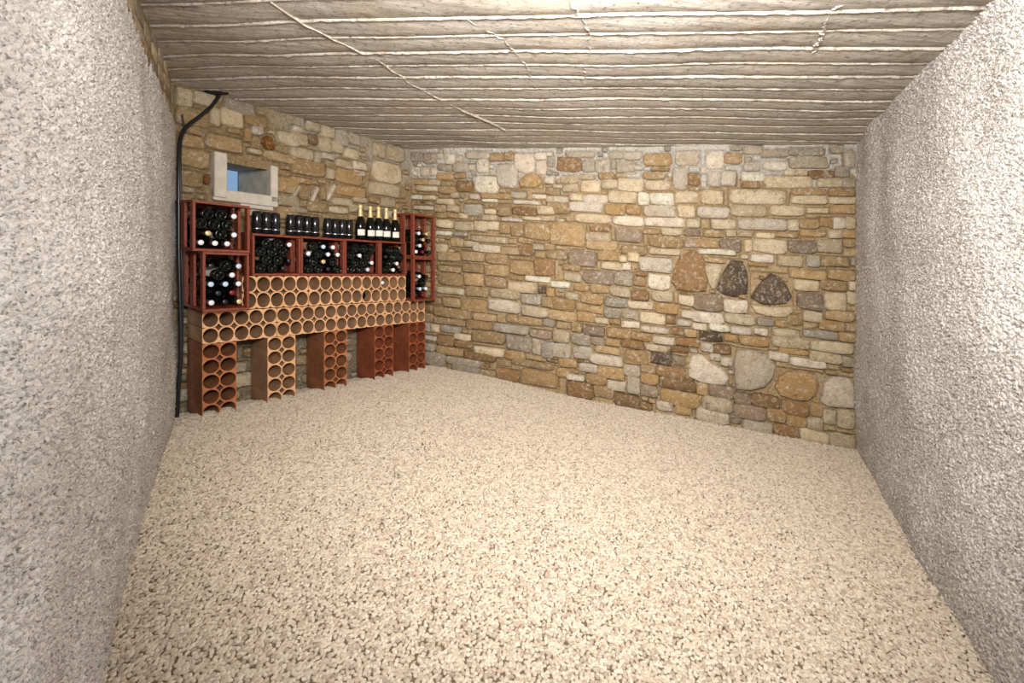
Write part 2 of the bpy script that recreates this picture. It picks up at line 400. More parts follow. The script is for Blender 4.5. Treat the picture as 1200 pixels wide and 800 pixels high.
class StoneWall:
    def __init__(s, W, name, res=0.012, vp=None):
        s.W = W; s.name = name; s.res = res; s.st = []; s.vp = vp
        s.nx = int(W.len/res)+1; s.nz = int(2.3/res)+1
        s.occ = np.zeros((s.nx, s.nz), bool)
    def cells(s, u0, z0, u1, z1):
        r = s.res
        return (slice(max(0, int(u0/r)), max(0, min(s.nx, int(u1/r)+1))), slice(max(0, int(z0/r)), max(0, min(s.nz, int(z1/r)+1))))
    def add_px(s, x0, y0, x1, y1, k, proud=None, force=False, d=0.0):
        W = s.W; xc = (x0+x1)/2; yc = (y0+y1)/2
        ua, _ = W.pix(x0, yc); ub, _ = W.pix(x1, yc); _, za = W.pix(xc, y1); _, zb = W.pix(xc, y0)
        s.add(ua, za, ub, zb, k, proud, force)
    def add(s, u0, z0, u1, z1, k, proud=None, force=False, lim=0.42):
        u0 = max(u0, 0.004); u1 = min(u1, s.W.len-0.004)
        if u1-u0 < 0.02 or z1-z0 < 0.012: return False
        c = s.cells(u0, z0, u1, z1); o = s.occ[c]
        if o.size and o.mean() > lim and not force: return False
        s.occ[c] = True
        g = -0.0022
        sl = RNG.uniform(-.02, .02)
        cx, cz, out = outline(u0+g, z0+g, u1-g, z1-g, sl)
        s.st.append((cx, cz, out, proud or RNG.uniform(0.010, 0.024)*(1.35 if k in 'WC' else 1), k, (u1-u0)*(z1-z0)))
        return True
    def poly_px(s, pts, k, proud=0.022, n=10):
        q = [s.W.pix(*p) for p in pts]
        area2 = sum(q[i][0]*q[(i+1) % len(q)][1]-q[(i+1) % len(q)][0]*q[i][1] for i in range(len(q)))
        if area2 < 0: q = q[::-1]
        us = [a for a, _ in q]; zs = [b for _, b in q]
        inn = inside(q, *np.meshgrid((np.arange(s.nx)+.5)*s.res, (np.arange(s.nz)+.5)*s.res, indexing='ij'))
        s.occ |= inn
        cx = sum(us)/len(us); cz = sum(zs)/len(zs)
        out = resample([(a-cx, b-cz) for a, b in q], n)
        s.st.append((cx, cz, out, proud, k, abs(area2)/2))
    def fill(s, tries, sizes, kinds, zmin, zmax, lim=0.06, proud=None):
        for (wa, wb, ha, hb), n in zip(sizes, tries):
            for _ in range(n):
                a = RNG.uniform(wa, wb); b = RNG.uniform(ha, hb); u = RNG.uniform(0.0, s.W.len-a); z = RNG.uniform(zmin, zmax-b)
                s.add(u, z, u+a, z+b, RNG.choice(kinds), RNG.uniform(*proud) if proud else None, False, lim)
    def build(s, tintf, hole=None, limit=300, edge=0.0):
        W = s.W
        # joints: the mortar sinks around each stone
        r = 0.0065; tv = np.arange(-edge, W.len+edge+r/2, r); zz = np.arange(-0.08, CEIL+0.05, r)
        Tt, Z = np.meshgrid(tv, zz, indexing='ij')
        rec = np.zeros(Tt.shape)
        for cx, cz, out, pr, k, ar in s.st:
            xs = [p[0] for p in out]; zs = [p[1] for p in out]; m = 0.006
            a = np.searchsorted(tv, cx+min(xs)-m); b = np.searchsorted(tv, cx+max(xs)+m)
            c = np.searchsorted(zz, cz+min(zs)-m); d = np.searchsorted(zz, cz+max(zs)+m)
            rec[a:b, c:d] = 1
        for _ in range(1):
            rec = (rec+np.roll(rec, 1, 0)+np.roll(rec, -1, 0)+np.roll(rec, 1, 1)+np.roll(rec, -1, 1))/5
        hgt = 0.0035*T_mid(Tt*.9, Z*.9+.2)+0.0018*T_fine(Tt*.5, Z*.5)+0.006*T_big(Tt*.4+.5, Z*.4)
        Yl = 0.032*rec - 0.008*(1-rec)-hgt
        keep = None
        if hole:
            u0, z0, u1, z1 = hole
            keep = ~((tv[:-1, None] >= u0-r) & (tv[1:, None] <= u1+r) & (zz[None, :-1] >= z0-r) & (zz[None, 1:] <= z1+r))
        me = grid_mesh(s.name, np.stack([Tt, Yl, Z+W.sh(Tt, Yl)], -1), M['mortar'], keep)
        ca = me.color_attributes.new('tint', 'FLOAT_COLOR', 'POINT')
        ca.data.foreach_set('color', tintf(Tt, Z).astype(np.float32).reshape(-1))
        o = link(s.name, me); tag(o, kind='structure'); W.place(o)
        order = sorted(range(len(s.st)), key=lambda i: -s.st[i][5])
        BV, BF, BC = [], [], []
        for rank, i in enumerate(order):
            cx, cz, out, pr, k, ar = s.st[i]
            V, Fc, Cc = stone_mesh('stone', out, pr, tint(k))
            V = [(x, y, z+W.sh(x, y)) for x, y, z in V]
            if rank < limit:
                st = link('stone', mesh('stone', V, Fc, M['stone'], True, Cc), o)
                st.location = (cx, 0, cz+W.sh(cx, 0))
            else:
                n0 = len(BV); zc = cz+W.sh(cx, 0)
                BV += [(x+cx, y, z+zc) for x, y, z in V]; BF += [tuple(a+n0 for a in f) for f in Fc]; BC += Cc
        if BV:
            b = link('small_stones', mesh('small_stones', BV, BF, M['stone'], True, BC), o); tag(b, kind='stuff')
        return o

TILES = [
 (470, 160, 5.717, """55 100 150 165 G;150 110 240 180 G;295 115 365 185 W;245 185 345 230 G;430 98 600 150 W;510 145 590 245 W;590 110 690 165 T;690 105 755 155 T;760 110 890 240 W;890 110 975 155 W;640 180 780 345 W;495 265 650 380 W;350 170 460 240 G;905 160 975 260 W;965 270 1029 320 W;980 140 1029 200 G;
 90 285 185 325 T;360 245 435 280 T;370 300 480 365 B;240 240 350 290 T;185 290 260 325 C;100 330 245 365 C;60 392 145 420 W;145 395 235 425 C;245 335 370 380 T;330 375 385 410 C;240 418 360 455 C;460 385 530 420 W;530 380 740 415 O;540 418 650 438 W;735 370 840 410 G;880 388 975 415 W;975 400 1029 440 C;85 465 220 492 W;225 455 300 505 T;305 460 390 505 C;420 450 545 530 G;755 430 935 454 W;560 485 640 520 C;640 455 740 535 T;745 470 910 530 B;910 465 1029 520 C;
 390 515 450 550 C;455 515 550 550 C;545 525 640 560 C;235 510 310 545 T;310 515 390 545 O;670 545 810 570 W;815 535 940 560 C;940 535 1029 565 C;235 555 345 610 C;350 570 495 632 C;490 565 580 635 C;575 570 660 625 C;735 575 820 670 T;820 575 1000 690 T;660 580 735 650 O;235 632 340 660 W;350 640 445 668 G;465 668 715 708 C;330 680 420 740 T;420 700 520 740 C;235 720 310 775 C;475 725 665 775 W;665 740 790 790 T;785 720 890 795 B;885 720 960 760 C;960 715 1029 765 T"""),
 (640, 160, 5.717, """0 100 70 230 W;70 140 240 235 B;130 100 330 140 G;330 150 430 250 G;420 100 520 150 G;430 150 470 220 G;470 160 600 240 G;520 100 640 155 W;650 110 850 200 T;705 202 830 228 O;500 230 580 258 T;645 235 800 285 T;860 100 1029 195 W;850 200 950 355 W;945 240 1029 330 B;210 255 330 290 C;350 240 460 288 T;245 150 325 240 G;
 0 270 100 320 C;100 265 215 315 C;230 290 365 375 C;370 290 480 350 C;480 280 655 365 C;660 295 840 360 C;110 320 220 370 C;45 322 110 345 W;0 345 90 390 T;15 400 150 440 W;160 385 245 430 C;245 390 415 445 W;415 365 610 445 C;615 375 690 460 W;690 375 860 458 W;860 370 1020 450 C;0 440 155 520 T;155 440 385 505 W;390 450 535 525 O;535 455 635 525 O;650 460 875 535 W;880 460 1000 545 C;
 0 535 70 565 C;190 520 435 578 C;440 535 655 595 W;655 545 930 605 W;940 550 1029 610 C;460 615 645 710 P;645 620 765 650 T;770 610 915 660 C;920 620 1029 665 P;260 640 435 700 C;290 580 430 640 B;680 660 925 745 T;925 680 1029 740 P;260 700 480 760 T;690 750 900 790 C;500 730 680 795 T;910 750 1029 800 O;20 580 260 740 T"""),
 (810, 160, 5.715, """480 165 640 225 W;470 85 650 140 G;650 135 920 215 G;350 170 460 235 W;220 110 340 180 T;100 100 220 220 W;0 90 100 160 W;340 245 490 300 W;620 230 690 262 C;690 225 780 262 C;780 225 960 280 B;960 200 1060 270 G;1020 90 1110 200 G;650 75 900 130 G;490 265 815 345 C;340 300 460 345 T;840 280 1010 340 C;1010 285 1110 340 G;110 230 200 340 W;200 230 300 330 W;
 260 350 635 455 C;65 360 215 450 C;670 395 915 450 C;680 350 910 392 O;920 405 1105 450 C;915 345 1105 400 O;40 470 260 545 W;260 460 510 535 C;520 465 755 530 C;770 480 925 512 C;925 460 1105 515 T;0 550 130 615 C;130 555 300 620 C;310 550 645 628 W;645 555 715 628 C;720 550 860 615 T;950 540 1030 620 W;1030 540 1105 620 C;860 545 950 610 O;
 0 625 80 665 P;80 625 225 672 T;230 625 300 668 C;305 628 410 670 C;435 645 555 680 C;555 640 715 675 T;720 630 905 668 O;915 630 1010 680 C;1010 630 1100 680 O;0 685 190 745 T;190 680 335 770 P;355 690 405 770 C;410 690 645 780 C;650 700 840 780 P;840 690 1015 780 C;1020 690 1100 740 T;40 755 300 790 W"""),
 (470, 290, 5.717, """235 30 400 90 T;400 30 560 95 T;560 40 720 108 T;245 125 410 162 T;410 110 555 165 T;555 115 720 190 T;730 90 890 180 T;890 70 1029 190 B;250 170 420 250 T;420 172 555 260 T;560 195 710 270 T;715 230 910 300 C;830 192 1000 230 W;920 260 975 305 D;975 270 1029 325 O;235 265 430 310 C;430 262 590 330 T;590 275 800 340 C;
 170 330 270 380 B;280 340 400 400 T;400 345 575 430 O;580 350 800 430 W;805 310 940 380 G;940 330 1029 400 T;165 385 215 430 B;215 405 470 470 T;480 440 640 490 T;705 445 780 500 T;805 390 985 460 C;985 420 1029 470 C;165 440 215 500 T;215 475 430 515 T;430 490 610 550 O;610 515 860 570 G;780 465 950 520 T;950 480 1029 530 G;860 550 1010 605 P;
 160 500 195 560 G;200 515 255 565 C;260 520 400 570 G;355 575 470 620 C;470 560 700 640 T;705 590 880 690 G;880 610 940 720 G;940 620 1029 735 G;155 590 240 620 W;240 585 355 660 B;355 625 480 670 B;485 668 690 725 C;690 690 830 755 O;160 640 225 690 G;230 665 420 720 T;420 700 640 755 B;155 700 300 790 G;300 740 540 790 G;640 750 740 795 T;740 760 1029 800 T"""),
 (640, 290, 5.717, """0 20 140 80 T;145 10 335 130 P;340 20 500 90 T;545 35 625 95 C;370 100 515 150 C;490 55 540 95 C;515 105 565 150 W;620 60 850 165 W;680 175 830 280 W;600 155 680 190 B;0 100 100 210 T;110 115 235 155 T;120 170 240 225 C;245 150 460 245 P;460 165 580 255 G;585 190 670 260 O;35 230 160 268 W;185 240 290 290 O;300 245 425 305 T;425 265 565 330 C;570 285 690 350 B;705 290 850 360 C;
 5 270 130 320 O;130 300 220 345 C;230 305 385 380 O;390 335 545 395 G;545 360 720 410 C;730 370 890 445 O;885 320 1000 385 C;0 335 200 415 O;200 375 290 425 T;290 390 385 440 T;385 405 505 470 G;510 420 620 480 G;620 440 800 510 C;800 455 870 510 B;905 425 1029 475 W;15 420 210 490 T;210 430 330 500 O;330 472 420 510 C;425 475 500 515 O;500 495 625 535 W;630 530 825 570 W;875 480 970 525 W;
 0 490 160 540 G;170 500 240 565 O;245 525 395 590 P;405 540 570 610 O;570 570 710 620 O;835 540 925 585 B;925 545 1010 600 T;45 550 160 635 C;165 575 300 650 G;300 600 395 655 P;395 612 500 660 O;500 622 660 675 B;665 650 815 690 C;715 598 865 645 W;870 605 1029 660 B;830 662 960 700 B;0 640 170 740 G;180 660 310 745 G;295 715 510 785 W;330 665 500 712 T;520 690 685 785 O;700 690 850 785 D;850 730 930 790 P"""),
 (810, 290, 5.715, """400 45 550 100 W;580 55 750 130 C;770 50 860 130 G;860 60 1060 130 T;1070 70 1110 120 G;85 70 230 100 T;380 102 520 125 O;330 50 380 75 C;660 150 910 212 T;690 215 855 290 C;910 150 1100 220 T;1055 225 1100 285 C;860 222 1050 290 T;715 300 885 420 P;890 295 1040 420 C;1040 300 1100 380 C;
 0 305 215 425 P;215 350 380 435 W;745 425 880 495 C;890 425 1095 490 T;0 430 220 505 W;220 440 435 515 C;440 470 555 525 G;560 485 640 530 O;640 450 745 520 T;860 490 1030 555 O;10 505 105 550 W;120 512 260 560 W;260 530 405 580 W;420 540 510 585 W;545 545 720 595 C;750 550 825 600 G;825 555 980 615 G;985 570 1100 630 T;
 50 565 215 625 D;215 580 315 625 O;320 590 525 660 O;535 595 795 670 C;795 630 1095 700 C;0 600 50 660 B;65 640 145 695 W;145 650 270 710 B;515 700 655 755 W;590 675 785 715 O;790 700 1015 770 C;665 745 900 800 W;1010 730 1095 800 G;125 710 200 755 W;200 735 275 790 W"""),
 (490, 390, 4.615, """505 150 620 190 C;620 165 745 215 O;750 190 820 240 O;800 225 900 255 W;870 168 970 212 W;970 182 1120 250 O;905 222 1020 280 O;1020 258 1120 315 W;1130 230 1200 330 G;1110 95 1200 165 O;1110 170 1200 235 G;850 80 930 140 G;930 115 1105 190 W;760 140 860 185 O;420 190 545 260 B;550 205 760 290 O;640 280 800 320 B;800 268 950 350 B;950 285 1060 350 T;1060 330 1200 405 B;90 110 250 165 G;180 172 330 225 G;40 135 100 175 G;330 200 420 245 T"""),
 (750, 390, 4.615, """0 100 55 165 O;0 172 85 215 T;85 182 250 245 B;0 220 100 275 O;100 245 310 310 B;370 280 510 350 P;308 268 365 335 O;0 280 100 345 P;105 310 330 395 O;335 345 500 425 C;505 325 600 385 P;600 335 760 405 B;762 365 915 445 B;920 375 985 450 O;90 365 175 420 W;185 392 275 440 O;0 375 60 420 B;300 410 480 485 W;482 432 550 490 P;505 390 680 465 P;682 405 790 480 O;792 445 900 505 O;900 455 985 525 C;988 410 1060 490 C;1062 415 1160 520 C;445 485 550 520 G;555 475 720 545 G;722 495 860 570 B;862 525 1020 600 C;1022 545 1160 630 C"""),
]
sb = StoneWall(WB, 'wall_back')
# stones that stand out by their shape
sb.poly_px([(785, 338), (790, 312), (800, 294), (822, 292), (829, 320), (832, 341), (810, 342)], 'B', 0.020)
sb.poly_px([(838, 342), (846, 320), (858, 303), (872, 306), (877, 325), (875, 344), (862, 348)], 'D', 0.024)
sb.poly_px([(879, 348), (890, 332), (906, 317), (920, 330), (930, 352), (914, 357), (893, 356)], 'D', 0.024)
sb.poly_px([(824, 309), (848, 309), (840, 330), (836, 343), (830, 330)], 'C', 0.016)
sb.poly_px([(806, 440), (808, 420), (815, 411), (824, 417), (834, 426), (852, 433), (856, 450), (840, 451), (820, 447)], 'W', 0.030)
sb.poly_px([(859, 416), (864, 409), (893, 410), (908, 425), (910, 436), (899, 452), (880, 457), (862, 455)], 'H', 0.045)
sb.poly_px([(906, 460), (915, 436), (940, 434), (962, 440), (954, 470), (930, 468)], 'O', 0.020)
sb.poly_px([(960, 475), (968, 440), (1000, 443), (1001, 478)], 'W', 0.028)
sb.poly_px([(879, 356), (900, 360), (932, 359), (928, 370), (905, 372), (886, 366)], 'C', 0.018)
sb.poly_px([(607, 214), (616, 204), (630, 203), (636, 214), (628, 220), (610, 219)], 'O', 0.030)
for ox, oy, k, txt in TILES:
    for e in txt.split(';'):
        a = e.split()
        if len(a) == 5:
            x0, y0, x1, y1 = map(float, a[:4])
            sb.add_px(ox+x0/k, oy+y0/k, ox+x1/k, oy+y1/k, a[4])
sb.fill((500, 900, 1400), ((0.10, 0.2, 0.04, 0.07), (0.05, 0.12, 0.025, 0.05), (0.03, 0.07, 0.018, 0.03)), 'TTCOBG', 0.0, 1.9, lim=0.14)
sb.fill((300, 600), ((0.07, 0.14, 0.05, 0.09), (0.03, 0.07, 0.025, 0.05)), 'WGGW', 1.9, 2.24, lim=0.2)
def tint_back(Tt, Z):
    a = np.clip((Z-(1.93+0.05*T_big(Tt*.6, Z*.3)+0.02*T_mid(Tt, Z)))/0.05, 0, 1)[..., None]
    lo = np.array([*lin(200, 172, 130), 1]); hi = np.array([*lin(232, 226, 214), 1])
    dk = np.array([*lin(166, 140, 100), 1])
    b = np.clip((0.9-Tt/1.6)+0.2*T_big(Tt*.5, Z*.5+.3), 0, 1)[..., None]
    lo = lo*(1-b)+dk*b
    return lo*(1-a)+hi*a
sb.build(tint_back, limit=300, edge=0.06)

ss = StoneWall(WS, 'wall_back_left')
HOLE = (0.30, 1.565, 0.615, 1.765)
ss.occ[ss.cells(0.20, 1.46, 0.68, 1.84)] = True
# three pale shards set on edge in the mortar
for x0, y0, x1, y1 in ((342.6, 230.3, 351.4, 216.3), (364.5, 235.5, 372.4, 218), (382, 234.7, 392.5, 214.5)):
    ss.poly_px([(x0-2, y0), (x1-2, y1), (x1+2, y1+1), (x0+2, y0+1)], 'W', 0.022, 8)
ss.poly_px([(307, 165), (311, 158), (318, 162), (322, 172), (320, 177), (312, 174)], 'K', 0.024)
ss.poly_px([(238, 209), (240, 205), (245, 206), (246, 213), (242, 216), (239, 214)], 'K', 0.020)
LT = [
 (340, 120, 5.7125, """100 130 200 190 C;205 160 295 240 C;300 185 390 290 G;390 210 470 280 G;280 262 350 335 C;360 310 450 380 C;300 385 415 440 C;415 400 515 450 W;420 455 500 490 W;550 270 640 370 C;650 290 760 395 C;545 400 750 535 C;525 545 740 625 C;5 385 235 490 O;0 500 140 540 O;240 440 295 510 C;300 445 480 545 O;305 560 505 630 O;285 640 415 690 C;425 635 520 670 C;260 700 385 740 C;395 680 460 735 C;525 625 600 670 O;605 640 700 700 C;160 330 200 410 G;0 310 155 375 C;10 160 80 200 W;0 205 115 285 C;120 215 180 280 B;185 235 275 335 C;200 340 295 380 W;205 385 290 425 W;60 560 135 650 O;195 560 240 650 T;0 700 110 740 C;120 670 250 730 T"""),
 (150, 80, 4.445, """240 100 330 200 C;335 125 460 195 C;250 205 420 300 T;425 205 475 300 C;305 305 390 345 T;400 350 600 430 T;270 350 395 415 T;270 425 425 515 T;270 530 390 620 T;280 620 340 645 C;480 210 600 300 C;490 165 660 235 G;605 240 720 300 O;640 305 700 345 W;775 335 889 400 C;775 410 889 455 W;500 435 680 480 T;700 440 889 485 T;775 495 889 560 O;605 310 640 380 O;775 570 889 650 O;775 665 889 720 C;775 725 889 790 T"""),
]
for ox, oy, k, txt in LT:
    for e in txt.split(';'):
        a = e.split()
        if len(a) == 5:
            x0, y0, x1, y1 = map(float, a[:4]); ss.add_px(ox+x0/k, oy+y0/k, ox+x1/k, oy+y1/k, a[4])
ss.fill((60, 200, 300), ((0.16, 0.3, 0.07, 0.12), (0.08, 0.18, 0.04, 0.07), (0.04, 0.09, 0.025, 0.04)), 'TTBGC', 0.0, 1.3, proud=(0.004, 0.012))
ss.fill((30, 150, 400), ((0.16, 0.3, 0.06, 0.09), (0.08, 0.16, 0.035, 0.06), (0.04, 0.09, 0.02, 0.04)), 'TTOC', 1.3, 2.2)
def tint_side(Tt, Z):
    a = np.clip((Z-(1.98-0.10*(Tt-1.0)+0.05*T_big(Tt*.6, Z*.3)+0.02*T_mid(Tt, Z)))/0.08, 0, 1)[..., None]*np.clip((Tt-0.5)/0.4, 0, 1)[..., None]
    lo = np.array([*lin(180, 154, 114), 1]); hi = np.array([*lin(196, 184, 164), 1])
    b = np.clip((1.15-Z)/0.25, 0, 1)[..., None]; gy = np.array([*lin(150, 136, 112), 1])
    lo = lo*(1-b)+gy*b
    return lo*(1-a)+hi*a
ws = ss.build(tint_side, HOLE, edge=0.06)

# stones left bare above the render of the left wall
for t0 in np.arange(0.45, WL.len-0.06, 0.24):
    tt = min(t0+RNG.uniform(0.19, 0.235), WL.len-0.01)
    z0 = float(plaster_top(np.array([t0]))[0])-0.03; z = z0
    while z < 2.2:
        hh = RNG.uniform(0.05, 0.09)
        cx, cz, out = outline(t0, z, tt, z+hh-0.008, 0)
        V, Fc, Cc = stone_mesh('stone', out, RNG.uniform(0.003, 0.008), tint(RNG.choice('TTGCC')))
        st = link('stone', mesh('stone', [(x, y, q+WL.sh(x, y)) for x, y, q in V], Fc, M['stone'], True, Cc), wl)
        st.location = (cx, 0.02, cz+WL.sh(cx, 0)); z += hh

# ------------------------------------------------------------------ ceiling boards
lines = [16, 38.6, 58.6, 76, 91, 105, 118, 128.5, 138.5, 147.5, 155.5, 163, 170]
hz = Y0+S*220
inv = [1/(hz-y) for y in lines]
near = [inv[0]-0.00030*k for k in range(1, 7)]
ys = [hz-1/i for i in near[::-1]]+lines+[176, 182, 188]
def ceil_pt(px, py):
    k = (hz_at(px)-py)/F; Y = (CEIL-HC)/k
    for _ in range(12): Y = (ceil_s(Y)-HC)/k
    return np.array([(px-600)/F*Y, Y])
def hz_at(px): return Y0+S*(px-600)
cl = empty('ceiling', (0, 0, 0)); tag(cl, kind='structure')
edges = []
for y in ys:
    s_ = max(-0.028, -0.022+(y-16)*0.000247)
    A = ceil_pt(100, y+s_*(100-820)); B = ceil_pt(1120, y+s_*(1120-820)); D = B-A
    f = lambda X, A=A, D=D: A+D*(X-A[0])/D[0]
    edges.append(f)
XL, XR = -3.2, 3.2
prof = [(0.0, 0.0), (0.010, -0.0005), (0.016, -0.0062), (0.034, -0.0062), (0.05, 0.0), (0.2, -0.002), (0.4, -0.003), (0.6, -0.003), (0.8, -0.001), (0.93, 0.003), (1.0, 0.006)]
xv = np.linspace(XL, XR, 330)
def ceil_vec(Y): return CEIL-0.028*np.clip(3.0-Y, 0, 3.0)**2
prof = prof[::1]
for i in range(len(ys)-1):
    a, b = edges[i], edges[i+1]       # a nearer the camera, b further
    off = RNG.uniform(-0.0025, 0.0025); fin = RNG.choice([0.2, 0.4, 0.6, 0.8])
    Pa = np.array([a(x) for x in xv]); Pb = np.array([b(x) for x in xv])
    rows = []
    for v, dz in prof:
        XY = Pa*(1-v)+Pb*v
        rag = np.clip(1+0.35*T_mid(xv*.7+i*.13, xv*0+v), 0.3, 1.6) if dz < -0.005 else 1
        n = 0.0010*T_mid(xv*.35+i*.21, XY[:, 1]*1.2)+0.003*T_big(xv*.25, XY[:, 1]*.3)
        z = ceil_vec(XY[:, 1])+off+dz*(fin*rag if dz < -0.005 else 1)+n-S*XY[:, 0]
        rows.append(np.stack([XY[:, 0], XY[:, 1], z], -1))
    P = np.array(rows)
    # a board imprint a few centimetres thick: raise the back
    top = P[::-1].copy(); top[..., 2] += 0.05
    G = np.concatenate([P, top, P[:1]], 0)
    bd = link('board', grid_mesh('board', G, M['ceiling']), cl)
def ridge(name, pts, width, drop, jag=0.006):
    """thin fin of concrete along a crack: pts in pixels on the ceiling"""
    V = []; Fc = []
    q = [ceil_pt(*p) for p in pts]
    n = 40
    d = np.r_[0, np.cumsum([np.linalg.norm(q[i+1]-q[i]) for i in range(len(q)-1)])]
    s = np.linspace(0, d[-1], n); X = np.interp(s, d, [p[0] for p in q]); Yv = np.interp(s, d, [p[1] for p in q])
    for i in range(n):
        tg = unit(np.array([X[min(i+1, n-1)]-X[max(i-1, 0)], Yv[min(i+1, n-1)]-Yv[max(i-1, 0)]])); nr = np.array([-tg[1], tg[0]])
        j = RNG.uniform(-jag, jag); wv = width*RNG.uniform(0.4, 1.3); z = ceil_s(Yv[i])-S*X[i]
        for k, dz in ((-1, 0.010), (0, -drop*RNG.uniform(0.4, 1.2)), (1, 0.012)):
            V.append((X[i]+nr[0]*(wv*k+j), Yv[i]+nr[1]*(wv*k+j), z+dz))
    for i in range(n-1):
        a = i*3; Fc += [(a, a+3, a+4, a+1), (a+1, a+4, a+5, a+2), (a+2, a+5, a+3, a)]
    return link(name, mesh(name, V, Fc, M['ceiling'], False), cl)
ridge('crack_ridge', [(318, 2), (345, 22), (400, 50), (440, 68), (480, 97), (540, 128), (592, 152)], 0.004, 0.010)
ridge('crack_ridge', [(668, 0), (680, 20), (690, 34), (692, 60), (684, 78), (686, 90)], 0.006, 0.012, 0.010)
ridge('crack_ridge', [(985, 4), (968, 18), (964, 36), (958, 50), (952, 62)], 0.006, 0.012, 0.012)
ridge('crack_ridge', [(545, 20), (590, 46), (616, 75), (628, 106)], 0.003, 0.006, 0.006)

# ------------------------------------------------------------------ boxes in the rack frame
def rk(u, d, z=0.0):
    P = WS.A+u*WS.U+d*WS.N
    return (P[0], P[1], z-S*P[0])
def box_mesh(name, x0, x1, y0, y1, z0, z1, mat, bev=0.0015, shear=True):
    bm = bmesh.new()
    vs_ = [bm.verts.new((x, y, z)) for z in (z0, z1) for y in (y0, y1) for x in (x0, x1)]
    for f in ((0, 2, 3, 1), (4, 5, 7, 6), (0, 1, 5, 4), (2, 6, 7, 3), (1, 3, 7, 5), (0, 4, 6, 2)):
        bm.faces.new([vs_[i] for i in f])
    if bev: bmesh.ops.bevel(bm, geom=bm.edges[:], offset=bev, segments=1, affect='EDGES')
    if shear:
        for v in bm.verts: v.co.z += WS.sh(v.co.x, v.co.y)
    me = bpy.data.meshes.new(name); bm.to_mesh(me); bm.free(); me.materials.append(mat)
    return me

# wine bricks: a clay block of round cells with star-shaped gaps between them
def brick_mesh(name, nx, nz, wx, wz, depth, mat):
    cw = wx/nx; ch = wz/nz; rx = cw*0.468; rz = ch*0.455; n = 24; c = 0.022
    V = []; Fc = []; idx = {}; face = []
    def v(x, y, z):
        k = (round(x, 5), round(y, 5), round(z, 5))
        if k not in idx: idx[k] = len(V); V.append(k)
        return idx[k]
    for i in range(nx):
        for j in range(nz):
            ox = cw*(i+.5); oz = ch*(j+.5)
            ring = []; rim = []
            for k in range(n):
                t = 2*math.pi*k/n; co, si = math.cos(t), math.sin(t)
                m = max(abs(co)/(cw/2), abs(si)/(ch/2)); x, z = co/m, si/m
                sx = 1 if x > 0 else -1; sz = 1 if z > 0 else -1
                # cut interior corners to leave the star-shaped gap
                inner = (0 < i+(sx+1)//2 < nx) and (0 < j+(sz+1)//2 < nz)
                e = (cw/2-abs(x))+(ch/2-abs(z))
                if inner and e < c:
                    q = (c-e)/2; x -= sx*q; z -= sz*q
                ring.append((ox+co*rx, oz+si*rz)); rim.append((ox+x, oz+z))
            for k in range(n):
                l = (k+1) % n
                a, b = ring[k], ring[l]; p, q = rim[k], rim[l]
                for y, rev in ((0, False), (depth, True)):
                    f = [v(a[0], y, a[1]), v(p[0], y, p[1]), v(q[0], y, q[1]), v(b[0], y, b[1])]
                    f = list(dict.fromkeys(f))
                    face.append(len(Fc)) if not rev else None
                    Fc.append(f[::-1] if rev else f)
                Fc.append([v(a[0], 0, a[1]), v(b[0], 0, b[1]), v(b[0], depth, b[1]), v(a[0], depth, a[1])])
                # wall of the outside or of the star gap
                mid = ((p[0]+q[0])/2, (p[1]+q[1])/2)
                on_side = min(mid[0], wx-mid[0], mid[1], wz-mid[1]) < 1e-5
                diag = abs(p[0]-q[0]) > 1e-6 and abs(p[1]-q[1]) > 1e-6
                if on_side or diag:
                    Fc.append([v(q[0], 0, q[1]), v(p[0], 0, p[1]), v(p[0], depth, p[1]), v(q[0], depth, q[1])])
    V2 = [(x, y, z+WS.sh(x, y)) for x, y, z in V]
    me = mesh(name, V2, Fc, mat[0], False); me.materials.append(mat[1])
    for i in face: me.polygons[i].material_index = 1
    return me
BW, BH, DF = 0.479, 0.213, 0.30
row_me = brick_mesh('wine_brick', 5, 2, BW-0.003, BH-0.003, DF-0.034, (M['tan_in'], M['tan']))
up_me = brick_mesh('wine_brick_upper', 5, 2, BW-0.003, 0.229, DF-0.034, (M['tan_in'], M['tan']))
def put(o, u, d, z): o.location = rk(u, d, z); o.rotation_euler = (0, 0, WS.ang)
ZB0, ZB1, ZC = 0.514, 0.729, 0.962
names4 = ['leftmost', 'second from the left', 'third from the left', 'rightmost']
for i in range(4):
    o = link('wine_brick', row_me); put(o, 0.061+BW*i, DF, ZB0)
    tag(o, 'tan clay wine brick with ten holes, %s in the lower row' % names4[i], 'wine brick', 'wine bricks of the lower row')
for i in range(3):
    o = link('wine_brick', up_me); put(o, 0.302+BW*i, DF, ZB1)
    tag(o, 'tan clay wine brick with ten holes, %s of the upper row' % ['leftmost', 'middle one', 'rightmost'][i], 'wine brick', 'wine bricks of the upper row')
PH = 0.498
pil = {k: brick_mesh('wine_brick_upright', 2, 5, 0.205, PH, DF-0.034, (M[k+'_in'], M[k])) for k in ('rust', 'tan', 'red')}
for i, (px, k, txt) in enumerate(((237, 'rust', 'rust-brown, nearest the cable and the grey wall'), (313.6, 'tan', 'lighter tan, second pillar from the left'), (379.8, 'rust', 'rust-brown, middle one of the five'),
                                  (438.9, 'red', 'dark red, second from the stone corner'), (479.2, 'red', 'dark red, last one beside the stone corner'))):
    u, _ = WS.pix(px, 440, DF)
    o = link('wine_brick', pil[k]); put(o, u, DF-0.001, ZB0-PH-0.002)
    tag(o, 'upright clay wine brick pillar, '+txt, 'wine brick', 'upright wine brick pillars')

